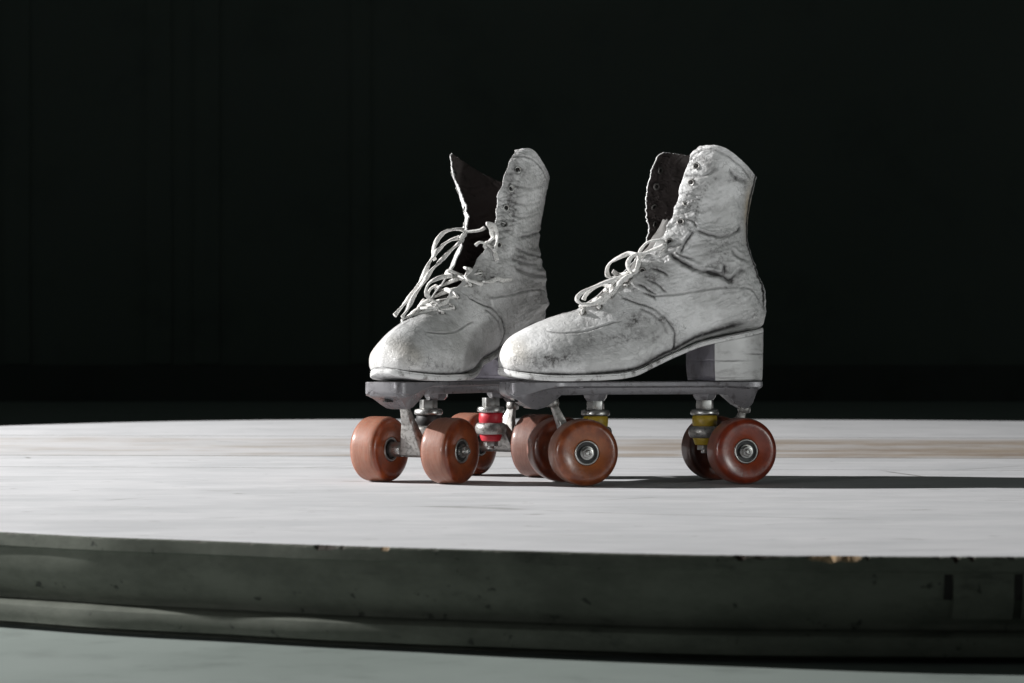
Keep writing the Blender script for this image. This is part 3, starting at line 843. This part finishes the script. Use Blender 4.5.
def build_truck(parent, ax, kx, px, pz, cush):
    g = G()
    s = 1 if ax > 0 else -1
    # axle casting between the wheels
    g.lathe([(5.2, -25), (6.0, -24), (6.0, -12), (7, -9), (7, 9), (6.0, 12), (6.0, 24), (5.2, 25)], (ax, 0, 30), axis='Y', n=24)
    # ring round the rubber and web to the axle
    g.lathe([(9, 51.6), (12.2, 51.6), (14, 50.2), (15, 47.5), (15, 45), (14, 42), (12.2, 40.6), (9, 40.6)], (kx, 0, 0), n=28)
    def blk(c, dx, dy, dz): return [(c[0] + a * dx, c[1] + b * dy, c[2] + d * dz) for a in (-1, 1) for b in (-1, 1) for d in (-1, 1)]
    g.hull(blk((kx + s * 11, 0, 46), 2, 10, 4) + blk((ax, 0, 31), 5, 13, 5))
    # pivot arm up to the plate: triangular, narrowing upward
    g.hull(blk((ax + s * 2, 0, 31), 4.5, 11.5, 5.5) + blk((ax + (px - ax) * .55, 0, 31 + (pz - 31) * .55), 3, 5.5, 3) )
    g.hull(blk((ax + (px - ax) * .55, 0, 31 + (pz - 31) * .55), 3, 5.5, 3) + blk((px - s * 1.5, 0, pz - 5), 2.6, 3.2, 1.5))
    t = g.build('truck', [M['cast']], parent, bevel=0.8)
    b = G()
    b.lathe([(3.5, -4), (5.6, -3.4), (6.2, 0), (5.6, 3.4), (4, 4.6)], (px, 0, pz - 2), n=20)
    b.build('pivot_cap', [M['cast']], t)
    c = G()
    c.lathe([(10.2, 61.6), (11.3, 60.4), (11.6, 56), (11.2, 52), (10.5, 51)], (kx, 0, 0), n=28)
    c.lathe([(10.8, 41.6), (10.6, 39), (9.2, 35), (8.6, 34.2)], (kx, 0, 0), n=28)
    c.build('rubber_cushion', [cush], t)
    k = G()
    k.hull(hexpts(8.3, 67.2, 75.4, (kx, 0)))
    k.lathe([(3.2, 27), (3.4, 33), (5, 45), (5, 70)], (kx, 0, 0), n=16)
    k.lathe([(9, 67.4), (12.3, 66.6), (13.2, 65), (13.2, 62.6), (12.2, 61.4), (10, 61.4)], (kx, 0, 0), n=28)
    k.hull(hexpts(7.2, 29.5, 34.4, (kx, 0)))
    k.lathe([(3.4, 26.5), (3.4, 30)], (kx, 0, 0), n=14)
    k.build('kingpin_bolt', [M['steel']], t, bevel=.5)
    return t

def wheel_mesh():
    g = G()
    hw = 14.8
    prof = [(11.4, -6), (11.4, -hw + 1.6), (12.2, -hw + 1.0), (22, -hw + .2), (24.3, -hw), (26.2, -hw + .5), (27.8, -hw + 1.4), (29.1, -hw + 2.9), (29.75, -hw + 5), (30, -hw + 8),
            (30, hw - 8), (29.75, hw - 5), (29.1, hw - 2.9), (27.8, hw - 1.4), (26.2, hw - .5), (24.3, hw), (22, hw - .2), (12.2, hw - 1.0), (11.4, hw - 1.6), (11.4, 6)]
    g.lathe(prof, axis='Y', n=96, close=False)
    return g

WG = wheel_mesh()
wheel_me = None; bear_me = None; nut_me = None
def build_wheel(parent, x, side, tint):
    global wheel_me, bear_me, nut_me
    if wheel_me is None:
        o = WG.build('wheel', [M['wheel']]); wheel_me = o.data
        b = G()
        for s in (1, -1):
            b.lathe([(9.2, s * 10), (9.4, s * 13.4), (10.3, s * 13.9), (11.0, s * 13.5), (11.38, s * 12.4), (11.38, s * 8)], axis='Y', n=40, close=False)
            b.lathe([(9.5, s * 12.4), (5.0, s * 12.0)], axis='Y', n=40, mi=1, close=False)
            b.lathe([(5.9, s * 12.2), (5.9, s * 13.6), (4.6, s * 14.0), (3.8, s * 13.6)], axis='Y', n=28, close=False)
        ob = b.build('bearing', [M['steel'], M['dark']]); bear_me = ob.data
        nn = G()
        pts = [(5.1 * math.cos(k * math.pi / 3), y, 5.1 * math.sin(k * math.pi / 3)) for k in range(6) for y in (14.1, 18.6)]
        nn.lathe([(6.3, 13.4), (6.3, 14.4)], axis='Y', n=24)
        nn.hull(pts)
        nn.lathe([(3.0, 18), (2.9, 20.6), (2.3, 21.2), (1.2, 21.2), (1.0, 20.2)], axis='Y', n=16)
        nn.lathe([(6.8, -26), (6.8, -13.2), (2.6, -13), (2.6, 19)], axis='Y', n=24)
        on = nn.build('axle_nut', [M['steel']], bevel=.4); nut_me = on.data
        for q in (o, ob, on): bpy.data.objects.remove(q)
    o = bpy.data.objects.new('wheel', wheel_me); COL.objects.link(o); o.parent = parent
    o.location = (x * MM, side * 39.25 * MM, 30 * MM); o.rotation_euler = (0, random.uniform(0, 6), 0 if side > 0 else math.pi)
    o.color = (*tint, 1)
    for nm, me in (('bearing', bear_me), ('axle_nut', nut_me)):
        c = bpy.data.objects.new(nm, me); COL.objects.link(c); c.parent = o
    return o

# ------------------------------------------------------------------ laces (skate space, mm)
LACE_NEAR = [
   [(14.9, 14.0, 203.0), (14.1, 15.7, 211.3), (9.7, 17.4, 217.9), (0.2, 19.1, 220.9), (-6.1, 20.9, 219.1), (-6.9, 22.6, 214.9), (-3.9, 24.3, 210.0), (-1.5, 26.0, 206.4)] ,
   [(-5.2, 26.0, 216.0), (3.1, 24.7, 212.4), (12.6, 23.3, 209.3), (20.9, 22.0, 207.5), (26.1, 20.7, 202.8), (27.0, 19.3, 196.8), (22.9, 18.0, 190.9), (18.1, 16.7, 193.4), (16.5, 15.3, 199.4), (14.9, 14.0, 203.0)] ,
   [(11.3, 2.0, 212.4), (20.6, -0.7, 209.4), (31.1, -3.3, 204.6), (37.2, -6.0, 199.8), (38.9, -8.7, 192.6), (35.7, -11.3, 187.3), (28.0, -14.0, 188.0)] ,
   [(33.5, -8.0, 193.2), (31.1, -3.3, 193.7), (26.1, 1.3, 191.3), (21.3, 6.0, 188.8)] ,
   [(14.9, 14.0, 203.0), (16.2, 14.4, 194.6), (22.6, 14.9, 189.2), (33.9, 15.3, 186.2), (47.6, 15.7, 182.5), (61.3, 16.1, 177.1), (71.3, 16.6, 171.7), (74.1, 17.0, 166.9), (70.3, 17.4, 163.4), (60.6, 17.9, 163.4), (49.6, 18.3, 168.2), (42.3, 18.7, 172.9), (38.7, 19.1, 177.7), (31.4, 19.6, 184.9), (22.8, 20.0, 189.7)] ,
   [(65.3, 8.0, 167.0), (62.5, 7.0, 171.8), (53.6, 6.0, 177.9), (43.4, 5.0, 182.7), (34.4, 4.0, 184.6)] ,
   [(46.3, 2.0, 178.0), (42.8, 5.0, 173.1), (44.2, 8.0, 170.7)] ,
   [(67.8, 6.0, 162.9), (67.9, 8.5, 157.5), (58.7, 11.0, 158.7), (49.5, 13.5, 162.3), (44.0, 16.0, 169.4)] ,
   [(41.0, 14.0, 173.0), (40.0, 15.0, 181.4), (35.3, 16.0, 183.7), (36.9, 17.0, 177.8), (43.3, 18.0, 170.6)] ,
]
LACE_FAR = [
   [(-8.1, -2.0, 225.1), (7.1, -1.7, 217.1), (26.1, -1.4, 206.1), (42.3, -1.1, 196.8), (55.8, -0.9, 186.2), (71.7, -0.6, 172.7), (84.9, -0.3, 159.3), (94.2, 0.0, 151.1)] ,
   [(-7.3, -6.0, 226.6), (14.2, -6.0, 221.5), (30.1, -6.0, 212.1), (40.6, -6.0, 202.9), (51.0, -6.0, 190.8), (64.0, -6.0, 177.2), (81.9, -6.0, 163.7), (97.1, -6.0, 152.6)] ,
   [(-15.4, -6.0, 234.4), (-1.0, -7.2, 234.0), (13.3, -8.4, 231.3), (24.8, -9.6, 222.8), (29.7, -10.8, 212.2), (24.0, -12.0, 204.8)] ,
   [(-11.9, 0.0, 223.6), (-13.8, 6.0, 229.6), (-23.9, 12.0, 235.9)] ,
   [(0.4, 30.0, 238.5), (-11.6, 31.0, 236.6), (-14.2, 32.0, 227.6), (-11.3, 33.0, 218.5), (-7.1, 34.0, 213.9)] ,
   [(-0.9, 30.0, 238.5), (-11.7, 27.3, 232.2), (-10.3, 24.7, 224.6), (-0.7, 22.0, 219.9)] ,
   [(1.4, 18.0, 218.4), (-0.7, 22.0, 221.4), (-8.3, 26.0, 218.5), (-13.2, 30.0, 212.6), (-11.2, 34.0, 205.0)] ,
   [(9.9, 12.0, 197.3), (17.1, 15.0, 189.6), (17.5, 18.0, 183.6), (5.9, 21.0, 180.0), (-14.0, 24.0, 178.0), (-25.9, 27.0, 181.2), (-26.9, 30.0, 185.0), (-5.9, 33.0, 185.3), (14.9, 36.0, 184.2)] ,
   [(11.0, 10.0, 190.6), (30.0, 10.3, 189.5), (54.1, 10.6, 186.8), (67.5, 10.9, 181.5), (71.8, 11.1, 174.0), (65.7, 11.4, 168.2), (53.2, 11.7, 165.4), (40.5, 12.0, 164.8)] ,
   [(46.8, -8.0, 167.1), (65.5, -1.3, 159.4), (62.1, 5.3, 156.5), (53.6, 12.0, 155.8)] ,
   [(59.2, 6.0, 166.8), (63.4, -1.0, 163.1), (58.5, -8.0, 157.3)] ,
   [(74.2, -6.0, 150.5), (74.1, -0.7, 154.2), (66.3, 4.7, 155.0), (58.5, 10.0, 153.5)] ,
   [(45.8, -6.0, 170.0), (37.7, -8.0, 177.6), (24.2, -10.0, 180.8)] ,
]

def build_lace(parent, strands, bvh, eyes, off=(0, 0, 0), nm='lace'):
    g = G()
    O = np.array(off, float)
    strands = [np.array(q, float) for q in strands]
    # crossings between the lowest pairs of eyelets
    pairs = [(9, 8), (8, 7), (7, 6)] if off[0] == 0 else [(9, 8), (8, 7), (7, 6), (6, 5)]
    cross = []
    for (a, b) in pairs:
        for sg in (1, -1):
            p0, n0 = eyes[sg][a]; p1, n1 = eyes[-sg][b]
            mid = (p0 + p1) / 2 + np.array([.3, 0, 2.4 + .8 * (sg > 0)])
            cross.append(np.array([p0 - n0 * 1.0, p0 + n0 * 1.7, p0 * .72 + p1 * .28 + (n0 * 1.6 + [0, 0, 1.2]), mid, p1 * .72 + p0 * .28 + (n1 * 1.3 + [0, 0, .6]), p1 + n1 * .2, p1 - n1 * 2.5]) + O)
    for P in cross:
        P = smooth_line(P, 1.0)
        g.tube(P, 1.7 * (1 + 0.10 * vnoise(P / 2.2, 12)), 10, flat=True)
    for si, s in enumerate(strands):
        P = smooth_line(s, 1.1)
        P = P + 0.35 * np.stack([vnoise(P / 6 + si, 1), vnoise(P / 6 + si, 2), vnoise(P / 6 + si, 3)], -1)
        clear = 1.75
        for it in range(3):
            for i in range(len(P)):
                co, n, ix, d = bvh.find_nearest(Vector(P[i]) - Vector(off), 16)
                if co is None: continue
                co = co + Vector(off)
                n = Vector(n)
                # outward side: away from the boot's core line
                core = Vector((-62 if P[i][2] > 190 else P[i][0] - 20, 0, min(P[i][2] - 12, 250)))
                if n.dot(co - core) < 0: n = -n
                sd = (Vector(P[i]) - co).dot(n)
                if sd < clear and d < (14 if off[0] == 0 else 9):
                    P[i] = np.array(co + n * clear)
            P[1:-1] = (P[:-2] + 2 * P[1:-1] + P[2:]) / 4
        rad = 1.72 * (1 + 0.10 * vnoise(P / 2.2, 12))
        g.tube(P, rad, 10, flat=True)
    return g.build(nm, [M['lace']], parent, fix=False)

# ------------------------------------------------------------------ a skate
def build_skate(kind, loc, rot, cush, cush_front, tints):
    root = bpy.data.objects.new('roller_skate', None); COL.objects.link(root)
    root.location = (loc[0] * MM, loc[1] * MM, 0.0002); root.rotation_euler = (0, 0, rot)
    boot, bvh, eyes = build_boot(kind, root)
    build_sole(root, kind == 'far'); build_heel(root); build_plate(root)
    if kind == 'far':                                  # this boot sits a little off the plate's centre line
        for c in root.children:
            if c.name.split('.')[0] in ('boot', 'sole', 'heel'): c.location = (-.006, .007, 0)
            if c.name.split('.')[0] == 'plate': c.location = (-.005, .005, 0)
    build_truck(root, 74.5, 52, 92.5, 75.5, cush_front)
    build_truck(root, -74.5, -52, -90, 69, cush)
    for i, (x, s) in enumerate(((74.5, 1), (74.5, -1), (-74.5, 1), (-74.5, -1))):
        build_wheel(root, x, s, tints[i])
    build_lace(root, LACE_NEAR if kind == 'near' else LACE_FAR, bvh, eyes, (0, 0, 0) if kind == 'near' else (-6, 7, 0))
    return root

# ------------------------------------------------------------------ setting
def build_setting():
    # floor
    f = mesh_obj('floor', [(-12, -3, -.0675), (12, -3, -.0675), (12, 9.06, -.0675), (-12, 9.06, -.0675)], [[0, 1, 2, 3]], M['floor'], None, False, scale=1)
    tag(f, kind='structure')
    # wall with shallow door panels and a skirting board
    g = G(); s = 1000
    def box(x0, x1, y0, y1, z0, z1, mi=0):
        v = [(x * s, y * s, z * s) for x in (x0, x1) for y in (y0, y1) for z in (z0, z1)]
        g.add(v, [[0, 1, 3, 2], [4, 6, 7, 5], [0, 4, 5, 1], [2, 3, 7, 6], [0, 2, 6, 4], [1, 5, 7, 3]], mi, False)
    box(-12, 12, 9.0, 9.25, -.0675, 4)
    for (x0, x1) in ((-1.58, -1.50), (-1.14, -1.06), (-0.99, -0.91), (-0.50, -0.44)):
        box(x0, x1, 8.992, 8.998, .049, 4)
    wl = g.build('wall', [M['wall']], None)
    tag(wl, 'dark green-black panelled wall far behind the skates', 'wall')
    g = G()
    box(-12, 12, 8.94, 8.998, -.0675, .045)
    g.build('skirting_board', [M['skirt']], wl)

    # round platform
    C = np.array([320., 3205.])
    pts = [(-351, 1983), (-275, 1933), (-205, 1900), (-137, 1864), (-84, 1841), (0, 1811), (135, 1770), (213, 1762), (311, 1758),
           (650, 1790), (1100, 2020), (1500, 2450), (1740, 3000), (1700, 3600), (1350, 4220), (810, 4576), (300, 4665), (-293, 4662), (-500, 4600), (-765, 4320),
           (-1010, 3900), (-1130, 3400), (-1060, 2900), (-850, 2450), (-560, 2120)]
    d = np.array(pts, float) - C; an = np.arctan2(d[:, 1], d[:, 0]); ra = np.hypot(d[:, 0], d[:, 1])
    o = np.argsort(an); an, ra = an[o], ra[o]
    an = np.concatenate([an - 2 * np.pi, an, an + 2 * np.pi]); ra = np.concatenate([ra] * 3)
    a_vis = np.linspace(R(-125), R(-80), 1500, endpoint=False); a_rest = np.linspace(R(-80), R(235), 700, endpoint=False)
    A = np.concatenate([a_vis, a_rest])
    Rr = catmull_xy(an, ra, A)
    for _ in range(200): Rr = (np.roll(Rr, 1) + 2 * Rr + np.roll(Rr, -1)) / 4
    X0 = C[0] + Rr * np.cos(A)
    front = np.sin(A) < -.5
    def bumpf(xa, xb, e=3.0): return np.clip(np.minimum((X0 - xa) / e, (xb - X0) / e), 0, 1) * front
    jag = fbm(np.stack([X0 / 5, X0 * 0, X0 * 0], -1), 3, 4)
    jag2 = fbm(np.stack([X0 / 4.5, X0 * 0, X0 * 0], -1), 13, 3)
    chip = bumpf(180, 214) * np.clip(.75 + jag2 * .9, 0, 1)          # bare pale wood
    chip = np.maximum(chip, bumpf(-84, -78, 1) * .6)
    bare = bumpf(134, 166) * np.clip(.8 + jag2 * .8, 0, 1)
    bare = np.maximum(bare, bumpf(-128, -90) * np.clip(.5 + jag2, 0, 1))
    bare = np.maximum(bare, np.clip(jag - .0, 0, 1) * 2.4 * front * np.where(X0 > 216, 1, .25))
    chip = np.clip(chip * (.7 + .5 * fbm(np.stack([X0 / 5, X0 * 0, X0 * 0], -1), 23, 4)), 0, 1); dep = np.maximum(chip * 2.3, bare * 1.5) * (1 + .3 * jag2) + .35 * np.clip(jag2, 0, 1)
    # inner discs for the top, then rim profile
    n = len(A)
    top_r = [0.0, .25, .5, .7, .85, .95]
    V = []; ch = []; ba = []
    def ring(rr, z, c=None, b=None):
        V.append(np.stack([C[0] + rr * np.cos(A), C[1] + rr * np.sin(A), np.broadcast_to(z, A.shape)], -1))
        ch.append(c if c is not None else np.zeros(n)); ba.append(b if b is not None else np.zeros(n))
    for t in top_r: ring(Rr * t + .01, 0.0)
    ring(Rr - 10, 0.0); ring(Rr - 2.5 - dep, 0.0); ring(Rr - 1.0 - dep, -.25)
    nt_ = len(V)
    ring(Rr - 0.9 - dep, -.3, chip, bare)
    ring(Rr - dep * .55, -1.1 - dep * .5, chip, bare)
    ring(Rr + 0, -1.6 - dep, chip * .9, bare * .8)
    ring(Rr + 0, -2.0 - dep, chip * 0, bare * .0)
    prof = [(0.1, -6.5), (0, -9.2), (-.8, -9.9), (-1.9, -10.1), (-2.4, -10.8), (-2.6, -13), (-3.6, -18), (-6.0, -25), (-9.6, -32), (-14.5, -38), (-19, -42.5), (-21, -44.5), (-21.5, -47), (-17.5, -47.6),
            (-12.0, -48.2), (-9.0, -50.6), (-8.2, -54), (-8.8, -58.5), (-10.0, -61.6), (-10, -62.3), (-30, -62.4), (-31, -67.4)]
    for (dr, z) in prof: ring(Rr + dr, z, None, None)
    V = np.concatenate(V); ch = np.concatenate(ch); ba = np.concatenate(ba)
    Fc = []; fm = []
    nr = len(V) // n
    for r in range(nr - 1):
        if r == nt_ - 1: pass
        a = r * n + np.arange(n); b = r * n + (np.arange(n) + 1) % n
        Fc.append(np.stack([a, b, b + n, a + n], -1)); fm += [0 if r < nt_ else 1] * n
    Fc = np.concatenate(Fc)
    root = mesh_obj('round_platform', V, Fc, [M['top'], M['fascia']], None, True, fm, {'chip': ch, 'bare': ba})
    root.data.set_sharp_from_angle(angle=R(35))
    tag(root, 'low round platform with white boards and chipped green moulded rim under the skates', 'platform')
    # short raised blocks of moulding at the right end of the rim
    g = G()
    for (xa, xb) in ((269.0, 306.0), (311.0, 350.0)):
        pr = [(-1.5, -10.3), (-2.0, -26), (-5, -33), (-9, -39.5), (-22, -39.5), (-22, -10.5)]
        vs = []; m = len(pr); xs = np.linspace(xa, xb, 12)
        for x in xs:
            yb = np.interp(x, [213, 311, 650], [1762, 1758, 1790])
            for (dr, z) in pr: vs.append((x, yb - dr, z))
        fs = [[i * m + j, i * m + (j + 1) % m, (i + 1) * m + (j + 1) % m, (i + 1) * m + j] for i in range(11) for j in range(m)]
        fs.append(list(range(m))); fs.append([11 * m + j for j in range(m)][::-1])
        g.add(vs, fs, 0, False)
    g.build('moulding_block', [M['fascia']], root, bevel=.6)
    g = G()
    for (xa, xb) in ((263.6, 268.6), (306.4, 310.6)):
        yy = [np.interp(x, [213, 311, 650], [1762, 1758, 1790]) for x in (xa, xb)]
        g.hull([(x, yv + d, z) for x, yv in zip((xa, xb), yy) for d, z in ((1.6, -11.2), (14, -11.2), (1.9, -19), (3.9, -27), (14, -27))])  # solid dark wedge fills the slot, shade put into its colour
        g.build('rim_slot_shade', [M['hole']], root); g = G()
    return root

build_setting()
near = build_skate('near', (126.43, 2641.5), math.pi + R(13.84), M['yellow'], M['yellow'],
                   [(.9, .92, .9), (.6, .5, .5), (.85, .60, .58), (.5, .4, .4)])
tag(near, 'scuffed white roller skate seen side on, with yellow truck rubbers', 'roller skate', 'pair of worn roller skates')
far = build_skate('far', (-48.48, 2706.02), math.pi + R(56.93), M['red'], M['dark'],  # front cushion coloured dark instead of red, to paint in its shade
                  [(.85, .74, .62), (1.05, .95, .80), (.58, .5, .48), (1.0, .9, .8)])  # third tint darkened to paint shade onto that rear wheel
tag(far, 'white roller skate turned towards the camera, with gaping boot and red truck rubbers', 'roller skate', 'pair of worn roller skates')
